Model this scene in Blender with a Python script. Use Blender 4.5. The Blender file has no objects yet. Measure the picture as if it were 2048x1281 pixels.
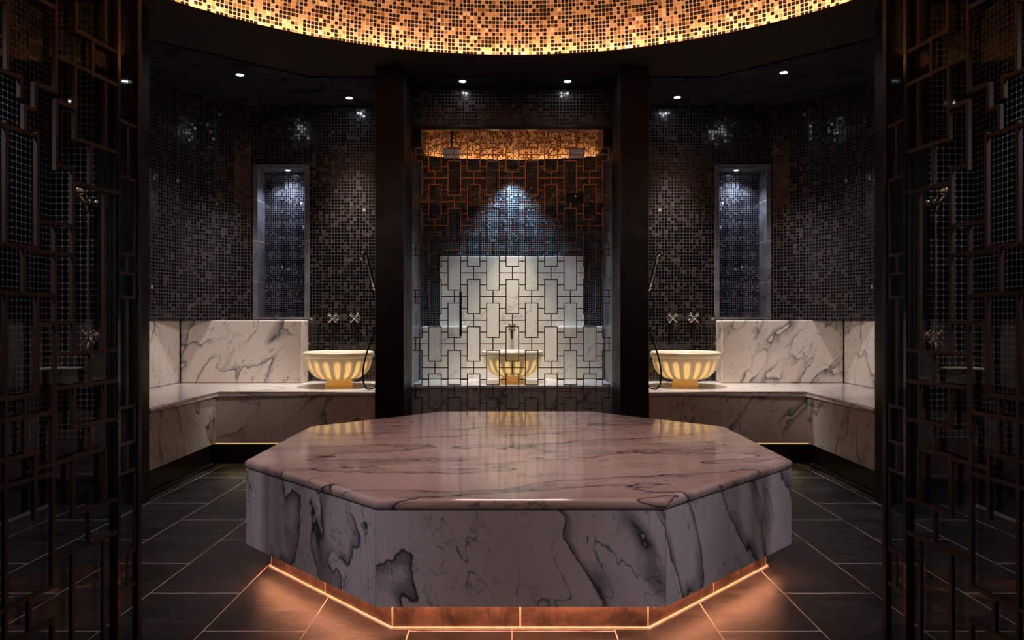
import bpy, bmesh, math, random
from mathutils import Vector, Matrix
random.seed(7)
PI = math.pi
C = bpy.context.scene.collection
F = 1450.0            # focal length in pixels for a 2048 wide frame
H = 1.05              # eye height

# ------------------------------------------------------------------ helpers
def link(o):
    C.objects.link(o); return o

def thing(name, label, cat, loc=(0, 0, 0), rotz=0.0, group=None):
    o = bpy.data.objects.new(name, None)
    link(o)
    o.location = loc
    o.rotation_euler = (0, 0, rotz)
    o.empty_display_size = 0.1
    o['label'] = label
    o['category'] = cat
    if group:
        o['group'] = group
    return o

def obj(name, bm, mat, parent=None, world=True, smooth=False, label=None):
    """link bm as one mesh object; verts are world coordinates unless world=False"""
    if parent is not None and world:
        off = Vector((0, 0, 0)); p = parent
        while p is not None:
            off += Vector(p.location); p = p.parent
        bmesh.ops.translate(bm, verts=bm.verts, vec=-off)
    me = bpy.data.meshes.new(name)
    bmesh.ops.recalc_face_normals(bm, faces=bm.faces)
    bm.to_mesh(me); bm.free()
    if smooth:
        for p in me.polygons:
            p.use_smooth = True
    o = bpy.data.objects.new(name, me)
    link(o)
    if mat is not None:
        me.materials.append(mat)
    if parent is not None:
        o.parent = parent
    if label:
        o['label'] = label
    return o

def struct(name, bm, mat, smooth=False):
    o = obj(name, bm, mat, smooth=smooth)
    o['kind'] = 'structure'
    return o

def copy_tree(o, parent=None):
    c = o.copy(); link(c)
    if parent is not None:
        c.parent = parent
    for ch in list(o.children):
        copy_tree(ch, c)
    return c

def NB():
    return bmesh.new()

def box(bm, a, b, bevel=0.0, M=None):
    a = Vector(a); b = Vector(b)
    r = bmesh.ops.create_cube(bm, size=1.0)
    vs = r['verts']
    c = (a + b) / 2; s = b - a
    for v in vs:
        v.co = Vector((v.co.x * abs(s.x), v.co.y * abs(s.y), v.co.z * abs(s.z))) + c
    if bevel > 0:
        es = list({e for v in vs for e in v.link_edges})
        rr = bmesh.ops.bevel(bm, geom=es, offset=bevel, segments=2, affect='EDGES', profile=0.5)
        vs = list({v for f in rr['faces'] for v in f.verts} | {v for v in vs if v.is_valid})
    if M is not None:
        bmesh.ops.transform(bm, matrix=M, verts=vs)
    return vs

def cyl(bm, p0, p1, r0, r1=None, n=16):
    p0 = Vector(p0); p1 = Vector(p1)
    if r1 is None:
        r1 = r0
    d = p1 - p0
    r = bmesh.ops.create_cone(bm, cap_ends=True, cap_tris=False, segments=n, radius1=r0, radius2=r1, depth=d.length)
    q = Vector((0, 0, 1)).rotation_difference(d.normalized())
    M = Matrix.Translation((p0 + p1) / 2) @ q.to_matrix().to_4x4()
    bmesh.ops.transform(bm, matrix=M, verts=r['verts'])
    return r['verts']

def ball(bm, c, r, sc=(1, 1, 1), n=12):
    q = bmesh.ops.create_uvsphere(bm, u_segments=n, v_segments=max(6, n // 2), radius=r)
    for v in q['verts']:
        v.co = Vector((v.co.x * sc[0], v.co.y * sc[1], v.co.z * sc[2])) + Vector(c)

def catmull(pts, k=8):
    P = [Vector(p) for p in pts]
    P = [2 * P[0] - P[1]] + P + [2 * P[-1] - P[-2]]
    out = []
    for i in range(1, len(P) - 2):
        for j in range(k):
            t = j / k
            a, b, c, d = P[i - 1], P[i], P[i + 1], P[i + 2]
            out.append(0.5 * ((2 * b) + (c - a) * t + (2 * a - 5 * b + 4 * c - d) * t * t + (3 * b - a - 3 * c + d) * t ** 3))
    out.append(P[-2])
    return out

def tube(bm, pts, r, n=10, smooth_k=0):
    P = catmull(pts, smooth_k) if smooth_k else [Vector(p) for p in pts]
    rings = []
    up = Vector((0.31, 0.17, 0.93)).normalized()
    for i, p in enumerate(P):
        t = (P[min(i + 1, len(P) - 1)] - P[max(i - 1, 0)]).normalized()
        x = t.cross(up)
        if x.length < 1e-3:
            x = t.cross(Vector((1, 0, 0)))
        x.normalize(); y = t.cross(x).normalized()
        rr = r[i] if isinstance(r, (list, tuple)) else r
        rings.append([bm.verts.new(p + rr * (math.cos(2 * PI * k / n) * x + math.sin(2 * PI * k / n) * y)) for k in range(n)])
    for i in range(len(rings) - 1):
        for k in range(n):
            bm.faces.new((rings[i][k], rings[i][(k + 1) % n], rings[i + 1][(k + 1) % n], rings[i + 1][k]))
    bm.faces.new(rings[0][::-1]); bm.faces.new(rings[-1])

def lathe(bm, prof, n=48, c=(0, 0, 0), fn=None):
    rings = []
    for (r, z) in prof:
        if r < 1e-6:
            rings.append([bm.verts.new((c[0], c[1], c[2] + z))])
        else:
            ring = []
            for k in range(n):
                a = 2 * PI * k / n
                rr = r + (fn(a, r, z) if fn else 0.0)
                ring.append(bm.verts.new((c[0] + rr * math.cos(a), c[1] + rr * math.sin(a), c[2] + z)))
            rings.append(ring)
    for i in range(len(rings) - 1):
        A, B = rings[i], rings[i + 1]
        for k in range(n):
            if len(A) == 1 and len(B) == 1:
                continue
            if len(A) == 1:
                bm.faces.new((A[0], B[(k + 1) % n], B[k]))
            elif len(B) == 1:
                bm.faces.new((A[k], A[(k + 1) % n], B[0]))
            else:
                bm.faces.new((A[k], A[(k + 1) % n], B[(k + 1) % n], B[k]))

def prism(bm, poly, z0, z1):
    lo = [bm.verts.new((x, y, z0)) for x, y in poly]
    hi = [bm.verts.new((x, y, z1)) for x, y in poly]
    n = len(poly)
    bm.faces.new(lo[::-1]); bm.faces.new(hi)
    for i in range(n):
        bm.faces.new((lo[i], lo[(i + 1) % n], hi[(i + 1) % n], hi[i]))
    return lo, hi

def quad(bm, pts, uvs):
    """one face with its own metric uv (mosaic courses follow it)"""
    L = bm.loops.layers.uv.verify()
    f = bm.faces.new([bm.verts.new(p) for p in pts])
    for lp, uv in zip(f.loops, uvs):
        lp[L].uv = uv
    return f

def vwall(bm, p0, p1, z0, z1, u0=0.0):
    """vertical quad p0->p1 (xy), uv in metres"""
    d = math.hypot(p1[0] - p0[0], p1[1] - p0[1])
    quad(bm, [(p0[0], p0[1], z0), (p1[0], p1[1], z0), (p1[0], p1[1], z1), (p0[0], p0[1], z1)],
         [(u0, z0), (u0 + d, z0), (u0 + d, z1), (u0, z1)])
    return u0 + d

# ------------------------------------------------------------------ node helpers
class NT:
    def __init__(self, name):
        self.m = bpy.data.materials.new(name)
        self.m.use_nodes = True
        self.t = self.m.node_tree
        self.t.nodes.clear()
        self.out = self.n('ShaderNodeOutputMaterial')
    def n(self, kind, **kw):
        nd = self.t.nodes.new(kind)
        for k, v in kw.items():
            setattr(nd, k, v)
        return nd
    def l(self, a, b):
        self.t.links.new(a, b)
    def inp(self, sock, v):
        if hasattr(v, 'is_linked') or hasattr(v, 'links'):
            self.l(v, sock)
        else:
            sock.default_value = v
    def math(self, op, a, b=None, c=None, clamp=False):
        nd = self.n('ShaderNodeMath', operation=op)
        nd.use_clamp = clamp
        self.inp(nd.inputs[0], a)
        if b is not None: self.inp(nd.inputs[1], b)
        if c is not None: self.inp(nd.inputs[2], c)
        return nd.outputs[0]
    def vmath(self, op, a, b=None, out=0, scale=None):
        nd = self.n('ShaderNodeVectorMath', operation=op)
        self.inp(nd.inputs[0], a)
        if b is not None: self.inp(nd.inputs[1], b)
        if scale is not None: self.inp(nd.inputs[3], scale)
        return nd.outputs[out]
    def mix(self, fac, a, b):
        nd = self.n('ShaderNodeMix', data_type='RGBA')
        self.inp(nd.inputs[0], fac)
        self.inp(nd.inputs[6], a if hasattr(a, 'links') else tuple(a) + ((1,) if len(a) == 3 else ()))
        self.inp(nd.inputs[7], b if hasattr(b, 'links') else tuple(b) + ((1,) if len(b) == 3 else ()))
        return nd.outputs[2]
    def fmix(self, fac, a, b):
        nd = self.n('ShaderNodeMix', data_type='FLOAT')
        self.inp(nd.inputs[0], fac); self.inp(nd.inputs[2], a); self.inp(nd.inputs[3], b)
        return nd.outputs[0]
    def smooth(self, v, lo, hi, o0=0.0, o1=1.0):
        nd = self.n('ShaderNodeMapRange', interpolation_type='SMOOTHSTEP')
        self.inp(nd.inputs[0], v)
        nd.inputs[1].default_value = lo; nd.inputs[2].default_value = hi
        nd.inputs[3].default_value = o0; nd.inputs[4].default_value = o1
        return nd.outputs[0]
    def noise(self, vec, scale, detail=3, rough=0.5, dist=0.0, color=False):
        nd = self.n('ShaderNodeTexNoise')
        if vec is not None: self.l(vec, nd.inputs['Vector'])
        nd.inputs['Scale'].default_value = scale
        nd.inputs['Detail'].default_value = detail
        nd.inputs['Roughness'].default_value = rough
        nd.inputs['Distortion'].default_value = dist
        return nd.outputs['Color' if color else 'Fac']
    def ramp(self, fac, stops, const=False):
        nd = self.n('ShaderNodeValToRGB')
        cr = nd.color_ramp
        cr.interpolation = 'CONSTANT' if const else 'LINEAR'
        while len(cr.elements) > len(stops): cr.elements.remove(cr.elements[-1])
        while len(cr.elements) < len(stops): cr.elements.new(0.5)
        for e, (p, c) in zip(cr.elements, stops):
            e.position = p; e.color = tuple(c) + (1,)
        self.l(fac, nd.inputs[0])
        return nd.outputs[0]
    def bsdf(self, base, rough=0.5, metal=0.0, spec=0.5, normal=None, **kw):
        b = self.n('ShaderNodeBsdfPrincipled')
        self.inp(b.inputs['Base Color'], base if hasattr(base, 'links') else tuple(base) + (1,))
        self.inp(b.inputs['Roughness'], rough)
        self.inp(b.inputs['Metallic'], metal)
        self.inp(b.inputs['Specular IOR Level'], spec)
        if normal is not None: self.l(normal, b.inputs['Normal'])
        for k, v in kw.items():
            self.inp(b.inputs[k], v)
        return b
    def done(self, sh):
        self.l(sh if hasattr(sh, 'links') else sh.outputs[0], self.out.inputs[0])
        return self.m
    def bump(self, h, strength=0.2, dist=0.01):
        b = self.n('ShaderNodeBump')
        b.inputs['Strength'].default_value = strength
        b.inputs['Distance'].default_value = dist
        self.l(h, b.inputs['Height'])
        return b.outputs[0]

def m_plain(name, col, rough=0.5, metal=0.0, spec=0.5):
    t = NT(name)
    tc = t.n('ShaderNodeTexCoord')
    n = t.noise(tc.outputs['Object'], 40, 3)
    c = t.mix(t.smooth(n, 0.3, 0.7), [x * 0.85 for x in col], [min(1, x * 1.12) for x in col])
    return t.done(t.bsdf(c, rough, metal, spec))

def m_emit(name, col, strength):
    t = NT(name)
    e = t.n('ShaderNodeEmission')
    e.inputs[0].default_value = tuple(col) + (1,)
    e.inputs[1].default_value = strength
    return t.done(e)

def m_mosaic(name, pitch, grout, stops, gw=0.11, tile_rough=0.16, jitter=0.06, metal_from=None, spec=0.6, clump=0.35):
    """square glass mosaic: random tile colour, rounded tiles, grout, every tile tilted a little"""
    t = NT(name)
    uv = t.n('ShaderNodeUVMap')
    p = t.vmath('SCALE', uv.outputs[0], scale=1.0 / pitch)
    cell = t.vmath('FLOOR', p)
    fr = t.vmath('FRACTION', p)
    wn = t.n('ShaderNodeTexWhiteNoise', noise_dimensions='2D')
    t.l(cell, wn.inputs['Vector'])
    rnd = wn.outputs['Value']
    big = t.noise(cell, 0.23, 3, 0.6)
    r2 = t.math('ADD', t.math('MULTIPLY', rnd, 1 - clump), t.math('MULTIPLY', t.smooth(big, 0.25, 0.75), clump))
    col = t.ramp(r2, stops, const=True)
    # rounded square distance
    a = t.vmath('ABSOLUTE', t.vmath('SUBTRACT', fr, (0.5, 0.5, 0.5)))
    sx = t.n('ShaderNodeSeparateXYZ'); t.l(a, sx.inputs[0])
    k = 5.0
    d = t.math('POWER', t.math('ADD', t.math('POWER', sx.outputs[0], k), t.math('POWER', sx.outputs[1], k)), 1 / k)
    g = t.smooth(d, 0.5 - gw, 0.5 - gw + 0.05)
    base = t.mix(g, col, grout)
    rough = t.fmix(g, tile_rough, 0.75)
    geo = t.n('ShaderNodeNewGeometry')
    jit = t.vmath('SCALE', t.vmath('SUBTRACT', wn.outputs['Color'], (0.5, 0.5, 0.5)), scale=jitter * 2)
    nrm = t.vmath('NORMALIZE', t.vmath('ADD', geo.outputs['Normal'], jit))
    if metal_from is None:
        metal = 0.0
    else:
        metal = t.math('MULTIPLY', t.math('GREATER_THAN', r2, metal_from), t.math('SUBTRACT', 1.0, g))
        metal = t.math('MULTIPLY', metal, 0.6)
    sp = t.fmix(g, spec, 0.2)
    return t.done(t.bsdf(base, rough, metal, sp, nrm))

def m_marble(name, rot=(0, 0, 0), tint=(0.80, 0.76, 0.74), vein=(0.10, 0.10, 0.115), rough=0.14, scale=1.0, amount=1.0,
             stretch=(1, 1, 2.6), seed=0.0, broad=0.6, cut=0.44, wide=2.3):
    """white marble: long grey veins running along the rotated stretch axis, fine crackle between them"""
    t = NT(name)
    tc = t.n('ShaderNodeTexCoord')
    oi = t.n('ShaderNodeObjectInfo')
    off = t.vmath('SCALE', (7.3, 3.1, 5.7), scale=oi.outputs['Random'])
    mp = t.n('ShaderNodeMapping', vector_type='TEXTURE')
    t.l(t.vmath('ADD', tc.outputs['Object'], off), mp.inputs[0])
    mp.inputs['Location'].default_value = (seed, seed * 0.7, seed * 1.3)
    mp.inputs['Rotation'].default_value = rot
    mp.inputs['Scale'].default_value = tuple(q / scale for q in stretch)
    v = mp.outputs[0]
    raw = t.vmath('ADD', tc.outputs['Object'], off)
    wc = t.vmath('SUBTRACT', t.noise(v, 2.6, 3, 0.55, color=True), (0.5, 0.5, 0.5))
    wf = t.vmath('SUBTRACT', t.noise(raw, 9.0, 5, 0.6, color=True), (0.5, 0.5, 0.5))
    vw = t.vmath('ADD', t.vmath('ADD', v, t.vmath('SCALE', wc, scale=0.30)), t.vmath('SCALE', wf, scale=0.085))
    # main veins
    n1 = t.noise(vw, 1.9, 2, 0.45)
    r1 = t.math('ABSOLUTE', t.math('SUBTRACT', n1, 0.5))
    msk = t.smooth(t.noise(v, 1.6, 2), cut, cut + 0.16)
    line1 = t.smooth(r1, 0.0, 0.010, 1, 0)
    wide1 = t.smooth(t.math('SUBTRACT', n1, 0.5), 0.0, 0.075, 1, 0)
    wide1 = t.math('MULTIPLY', wide1, t.math('GREATER_THAN', n1, 0.497))
    # second family, thin
    n2 = t.noise(t.vmath('ADD', vw, (3.1, 9.2, 1.7)), 3.3, 3, 0.5)
    r2 = t.math('ABSOLUTE', t.math('SUBTRACT', n2, 0.5))
    line2 = t.math('MULTIPLY', t.smooth(r2, 0.0, 0.011, 1, 0), t.smooth(t.noise(v, 2.7, 2), 0.45, 0.6))
    # crackle, isotropic
    n3 = t.noise(t.vmath('ADD', raw, t.vmath('SCALE', wf, scale=0.18)), 6.5, 3, 0.55)
    r3 = t.math('ABSOLUTE', t.math('SUBTRACT', n3, 0.5))
    line3 = t.math('MULTIPLY', t.smooth(r3, 0.0, 0.012, 1, 0), t.smooth(t.noise(raw, 3.4, 2), 0.5, 0.64))
    n4 = t.noise(t.vmath('ADD', vw, (8.4, 2.2, 5.1)), 6.0, 4, 0.6)
    r4 = t.math('ABSOLUTE', t.math('SUBTRACT', n4, 0.5))
    line4 = t.math('MULTIPLY', t.smooth(r4, 0.0, 0.020, 1, 0), t.smooth(t.noise(t.vmath('ADD', v, (1.7, 4.4, 2.0)), 4.5, 3), 0.50, 0.66))
    cloud = t.smooth(t.noise(vw, 4.0, 5, 0.65), 0.35, 0.75)
    c = t.mix(t.math('MULTIPLY', cloud, 0.22), tint, [x * 0.74 for x in tint])
    c = t.mix(t.math('MULTIPLY', t.math('MULTIPLY', wide1, msk), broad * amount, clamp=True), c, [x * wide for x in vein])
    c = t.mix(t.math('MULTIPLY', line3, 0.55 * amount, clamp=True), c, [x * 1.6 for x in vein])
    c = t.mix(t.math('MULTIPLY', line4, 0.6 * amount, clamp=True), c, [x * 2.0 for x in vein])
    c = t.mix(t.math('MULTIPLY', line2, 0.75 * amount, clamp=True), c, [x * 1.3 for x in vein])
    c = t.mix(t.math('MULTIPLY', t.math('MULTIPLY', line1, t.fmix(msk, 0.30, 1.0)), 0.9 * amount, clamp=True), c, vein)
    return t.done(t.bsdf(c, rough, 0.0, 0.5))

def m_slate(name, col, rough=0.35, spec=0.5):
    t = NT(name)
    tc = t.n('ShaderNodeTexCoord')
    n = t.noise(tc.outputs['Object'], 5, 7, 0.65, 0.6)
    c = t.mix(t.smooth(n, 0.3, 0.75), [x * 0.6 for x in col], [x * 1.5 for x in col])
    nb = t.bump(t.noise(tc.outputs['Object'], 30, 5, 0.6), 0.25, 0.003)
    return t.done(t.bsdf(c, t.smooth(n, 0.2, 0.8, rough * 0.75, rough * 1.3), 0.0, spec, nb))

def m_floor(name):
    t = NT(name)
    geo = t.n('ShaderNodeNewGeometry')
    sx = t.n('ShaderNodeSeparateXYZ'); t.l(geo.outputs['Position'], sx.inputs[0])
    W, L = 0.3475, 0.68
    u = t.math('DIVIDE', t.math('ABSOLUTE', sx.outputs[0]), W)
    row = t.math('FLOOR', u)
    par = t.math('MODULO', row, 2.0)
    # rows 0,2,4 have cross joints at 0.40 m, the others half a slab further
    v = t.math('ADD', t.math('DIVIDE', t.math('SUBTRACT', sx.outputs[1], 0.405), L), t.math('MULTIPLY', par, 0.5))
    wob = t.math('MULTIPLY', t.math('SUBTRACT', t.noise(geo.outputs['Position'], 9, 3), 0.5), 0.012)
    fu = t.math('FRACT', t.math('ADD', u, wob)); fv = t.math('FRACT', t.math('ADD', v, wob))
    du = t.math('MULTIPLY', t.math('SUBTRACT', 0.5, t.math('ABSOLUTE', t.math('SUBTRACT', fu, 0.5))), W)
    dv = t.math('MULTIPLY', t.math('SUBTRACT', 0.5, t.math('ABSOLUTE', t.math('SUBTRACT', fv, 0.5))), L)
    d = t.math('MINIMUM', du, dv)
    g = t.smooth(d, 0.0016, 0.0030, 1, 0)
    # chips in the joint: some stretches dimmer
    g = t.math('MULTIPLY', g, t.smooth(t.noise(geo.outputs['Position'], 6, 4), 0.30, 0.55, 0.35, 1.0))
    cell = t.n('ShaderNodeCombineXYZ')
    t.l(t.math('FLOOR', t.math('DIVIDE', sx.outputs[0], W)), cell.inputs[0]); t.l(t.math('FLOOR', v), cell.inputs[1])
    wn = t.n('ShaderNodeTexWhiteNoise', noise_dimensions='2D'); t.l(cell.outputs[0], wn.inputs['Vector'])
    mp = t.n('ShaderNodeMapping'); t.l(geo.outputs['Position'], mp.inputs[0]); mp.inputs['Scale'].default_value = (1, 2.2, 1)
    n = t.noise(mp.outputs[0], 3.2, 8, 0.68, 0.8)
    c = t.mix(t.smooth(n, 0.3, 0.75), (0.012, 0.011, 0.0115), (0.050, 0.043, 0.042))
    c = t.mix(t.math('MULTIPLY', wn.outputs['Value'], 0.5), c, (0.018, 0.017, 0.019))
    c = t.mix(g, c, (0.62, 0.52, 0.45))
    nb = t.bump(t.math('SUBTRACT', t.noise(mp.outputs[0], 14, 7, 0.7), t.math('MULTIPLY', g, 0.5)), 0.35, 0.006)
    return t.done(t.bsdf(c, t.fmix(g, t.smooth(n, 0.25, 0.8, 0.28, 0.5), 0.8), 0.0, 0.5, nb))

def m_plinth(name):
    t = NT(name)
    uv = t.n('ShaderNodeUVMap')
    sx = t.n('ShaderNodeSeparateXYZ'); t.l(uv.outputs[0], sx.inputs[0])
    f = t.math('FRACT', t.math('MULTIPLY', sx.outputs[0], 2.0))
    d = t.math('SUBTRACT', 0.5, t.math('ABSOLUTE', t.math('SUBTRACT', f, 0.5)))
    g = t.smooth(d, 0.004, 0.009, 1, 0)
    tc = t.n('ShaderNodeTexCoord')
    n = t.noise(tc.outputs['Object'], 9, 8, 0.7, 0.5)
    c = t.mix(t.smooth(n, 0.3, 0.7), (0.03, 0.022, 0.02), (0.17, 0.11, 0.085))
    c = t.mix(g, c, (0.8, 0.68, 0.55))
    return t.done(t.bsdf(c, 0.5, 0, 0.4, t.bump(n, 0.4, 0.005)))

def m_glass(name, tint=(0.86, 0.93, 0.90), dens=0.0, gl=1.0):
    t = NT(name)
    tr = t.n('ShaderNodeBsdfTransparent'); tr.inputs[0].default_value = tuple(tint) + (1,)
    g = t.n('ShaderNodeBsdfGlossy'); g.inputs['Roughness'].default_value = 0.03
    fr = t.n('ShaderNodeFresnel'); fr.inputs[0].default_value = 1.5
    geo = t.n('ShaderNodeNewGeometry')
    n = t.noise(geo.outputs['Position'], 1.3, 2)
    fac = t.math('MULTIPLY', fr.outputs[0], t.smooth(n, 0.2, 0.8, 0.75 * gl, 1.0 * gl), clamp=True)
    mx = t.n('ShaderNodeMixShader')
    t.l(fac, mx.inputs[0]); t.l(tr.outputs[0], mx.inputs[1]); t.l(g.outputs[0], mx.inputs[2])
    return t.done(mx)

def m_basin(name):
    """translucent honey-white stone; the flutes are thinner and let more light through"""
    t = NT(name)
    at = t.n('ShaderNodeAttribute'); at.attribute_name = 'thin'
    tc = t.n('ShaderNodeTexCoord')
    n = t.noise(tc.outputs['Object'], 7, 5, 0.6, 0.5)
    base = t.mix(t.smooth(n, 0.3, 0.7), (0.86, 0.80, 0.68), (0.80, 0.72, 0.55))
    b = t.bsdf(base, 0.28, 0, 0.5)
    tl = t.n('ShaderNodeBsdfTranslucent')
    t.l(t.mix(at.outputs['Fac'], (0.82, 0.62, 0.32), (1.0, 0.84, 0.54)), tl.inputs[0])
    mx = t.n('ShaderNodeMixShader')
    t.l(t.math('ADD', 0.20, t.math('MULTIPLY', at.outputs['Fac'], 0.55)), mx.inputs[0])
    t.l(b.outputs[0], mx.inputs[1]); t.l(tl.outputs[0], mx.inputs[2])
    return t.done(mx)

# ------------------------------------------------------------------ materials
K = (0.006, 0.006, 0.007)
M_WALL = m_mosaic('wall_mosaic', 0.0262, (0.060, 0.050, 0.049),
                  [(0, (0.003, 0.003, 0.003)), (0.58, (0.010, 0.008, 0.008)), (0.66, (0.036, 0.027, 0.027)), (0.76, (0.066, 0.050, 0.049)), (0.85, (0.020, 0.016, 0.016)), (0.945, (0.42, 0.32, 0.25))], gw=0.10, jitter=0.038, clump=0.42)
M_NICHE = m_mosaic('niche_mosaic', 0.0185, (0.16, 0.165, 0.19),
                   [(0, K), (0.55, (0.02, 0.022, 0.03)), (0.72, (0.10, 0.105, 0.13)), (0.93, (0.7, 0.7, 0.72))], jitter=0.07)
M_ALCOVE = m_mosaic('alcove_mosaic', 0.0192, (0.15, 0.17, 0.20),
                    [(0, K), (0.6, (0.012, 0.016, 0.024)), (0.78, (0.10, 0.11, 0.13)), (0.95, (0.65, 0.62, 0.6))], jitter=0.06)
M_DOME = m_mosaic('dome_mosaic', 0.0258, (0.74, 0.50, 0.33),
                  [(0, (0.010, 0.007, 0.007)), (0.52, (0.05, 0.022, 0.016)), (0.58, (0.30, 0.15, 0.075)), (0.68, (0.62, 0.36, 0.19)), (0.86, (0.92, 0.68, 0.46))],
                  gw=0.10, tile_rough=0.30, jitter=0.05, spec=0.35, clump=0.3)
M_GOLD = m_mosaic('gold_band_mosaic', 0.0150, (0.55, 0.36, 0.22),
                  [(0, (0.03, 0.02, 0.015)), (0.45, (0.35, 0.18, 0.09)), (0.60, (0.7, 0.42, 0.22)), (0.85, (0.95, 0.75, 0.5))], gw=0.09, tile_rough=0.25, jitter=0.16)
M_SHOWER = m_mosaic('shower_mosaic', 0.0350, (0.34, 0.34, 0.38),
                    [(0, (0.005, 0.005, 0.006)), (0.82, (0.012, 0.010, 0.011)), (0.95, (0.08, 0.055, 0.05))], gw=0.04, jitter=0.07, clump=0.2, spec=0.25)
M_SLATE = m_slate('black_slate', (0.010, 0.0095, 0.010), 0.42, 0.35)
M_SLATE_D = m_slate('toe_kick_slate', (0.012, 0.011, 0.011), 0.35)
M_SLATE_B = m_slate('pale_slate_reveal', (0.16, 0.16, 0.18), 0.32)
M_PILLAR = m_slate('pillar_slate', (0.010, 0.008, 0.007), 0.5, 0.3)
M_CEIL = m_slate('brown_plaster', (0.045, 0.032, 0.024), 0.75, 0.2)
M_SOFFIT = m_slate('polished_soffit', (0.030, 0.030, 0.034), 0.3)
M_FLOOR = m_floor('slate_floor_tiles')
M_PLINTH = m_plinth('plinth_tiles')
M_GROUT = m_plain('grout_bead', (0.75, 0.62, 0.50), 0.8)
M_MB_TOP = m_marble('marble_top', rot=(0, 0, 0.18), tint=(0.66, 0.49, 0.45), vein=(0.075, 0.055, 0.06), rough=0.085, scale=1.7, stretch=(4.2, 1, 1), broad=0.36, amount=1.3, cut=0.33)
M_MB_SIDE = m_marble('marble_side', rot=(0.25, -0.45, 0), tint=(0.70, 0.62, 0.62), vein=(0.045, 0.045, 0.058), rough=0.2, scale=1.9, stretch=(1, 1, 2.6), broad=0.85, cut=0.38, wide=3.0, seed=2.4)
M_MB_BENCH = m_marble('marble_bench', rot=(0.3, 0.6, 0), tint=(0.78, 0.70, 0.64), vein=(0.085, 0.08, 0.085), rough=0.22, scale=2.2, stretch=(1, 1, 2.6), broad=0.75, cut=0.40)
M_MB_SEAT = m_marble('marble_seat', rot=(0, 0, 0.3), tint=(0.84, 0.77, 0.72), vein=(0.12, 0.10, 0.10), rough=0.16, scale=1.2, stretch=(2.5, 1, 1), broad=0.35, amount=0.7)
M_MB_PALE = m_marble('marble_pale', rot=(0.2, 0.7, 0.1), tint=(0.84, 0.79, 0.72), vein=(0.32, 0.31, 0.32), rough=0.3, scale=1.5, stretch=(1, 1, 2.4), broad=0.5, amount=0.7)
M_BASIN = m_basin('honey_stone')
M_CHROME = m_plain('chrome', (0.75, 0.74, 0.73), 0.08, 1.0)
M_BLACKM = m_plain('black_metal', (0.009, 0.008, 0.009), 0.45, 0.0, 0.3)
M_BRONZE = m_plain('bronze_bar', (0.62, 0.30, 0.14), 0.26, 1.0)
M_BRONZE_D = m_plain('dark_bronze_bar', (0.034, 0.014, 0.006), 0.5, 0.0)
M_GLASS = m_glass('clear_glass', (0.95, 0.955, 0.95), gl=0.7)
M_GLASS_D = m_glass('dark_green_glass', (0.84, 0.87, 0.85), gl=0.05)
M_GEDGE = m_plain('green_glass_edge', (0.012, 0.035, 0.026), 0.12, 0.0)
M_STEEL = m_plain('brushed_steel', (0.24, 0.19, 0.19), 0.4, 0.6)
M_TRIMR = m_plain('downlight_trim', (0.35, 0.35, 0.37), 0.3, 0.8)
E_WHITE = m_emit('downlight_glow', (0.88, 0.93, 1.0), 60)
E_NICHE = m_emit('niche_glow', (0.80, 0.88, 1.0), 30)
E_COVE = m_emit('cove_glow', (1.0, 0.60, 0.35), 60)
E_BAND = m_emit('band_glow', (1.0, 0.52, 0.24), 38)
E_PLINTH = m_emit('plinth_glow', (1.0, 0.36, 0.18), 30)
E_KICK = m_emit('kick_glow', (1.0, 0.68, 0.28), 14.0)
E_KICKLINE = m_emit('kick_line_glow', (0.85, 0.58, 0.22), 0.75)

# ------------------------------------------------------------------ key sizes
ZC = 2.854           # ceiling
YW = 6.10            # back mosaic wall
SEAT = 0.537
BF = 5.20            # bench front (back run)
XB = 2.118           # bench front (side run)
XS, YS = 2.63, 4.126 # shower side wall, shower back wall

# ------------------------------------------------------------------ floor
bm = NB(); box(bm, (-3.2, -0.7, -0.08), (3.2, 6.6, 0.0)); struct('floor', bm, M_FLOOR)

# ------------------------------------------------------------------ ceiling with round opening, dome
RC, YC = 2.65, 2.36
bm = NB()
N = 128
x0, x1, y0, y1 = -3.2, 3.2, -0.7, 6.6
ring, outer = [], []
for k in range(N):
    a = 2 * PI * k / N
    c, s = math.cos(a), math.sin(a)
    ring.append(((RC * c), YC + RC * s))
    tx = (x1 / c) if c > 1e-9 else ((x0 / c) if c < -1e-9 else 1e9)
    ty = ((y1 - YC) / s) if s > 1e-9 else (((y0 - YC) / s) if s < -1e-9 else 1e9)
    q = min(tx, ty)
    outer.append((q * c, YC + q * s))
for z in (ZC + 0.014, ZC + 0.03):
    A = [bm.verts.new((x, y, z)) for x, y in ring]
    B = [bm.verts.new((x, y, z)) for x, y in outer]
    for k in range(N):
        bm.faces.new((A[k], A[(k + 1) % N], B[(k + 1) % N], B[k]))
    if z < ZC + 0.02:
        A0 = A
    else:
        for k in range(N):
            bm.faces.new((A0[k], A0[(k + 1) % N], A[(k + 1) % N], A[k]))
struct('ceiling', bm, M_CEIL)

# soffit slab over the benches, its front edge an open octagon
bm = NB()
path = [(-3.15, 3.93), (-2.37, 4.66), (-1.51, 5.40), (1.51, 5.40), (2.34, 4.66), (3.15, 3.93)]
poly = path + [(3.15, 6.55), (-3.15, 6.55)]
prism(bm, poly, ZC, ZC + 0.0139)
struct('ceiling_soffit', bm, M_SOFFIT)

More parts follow.
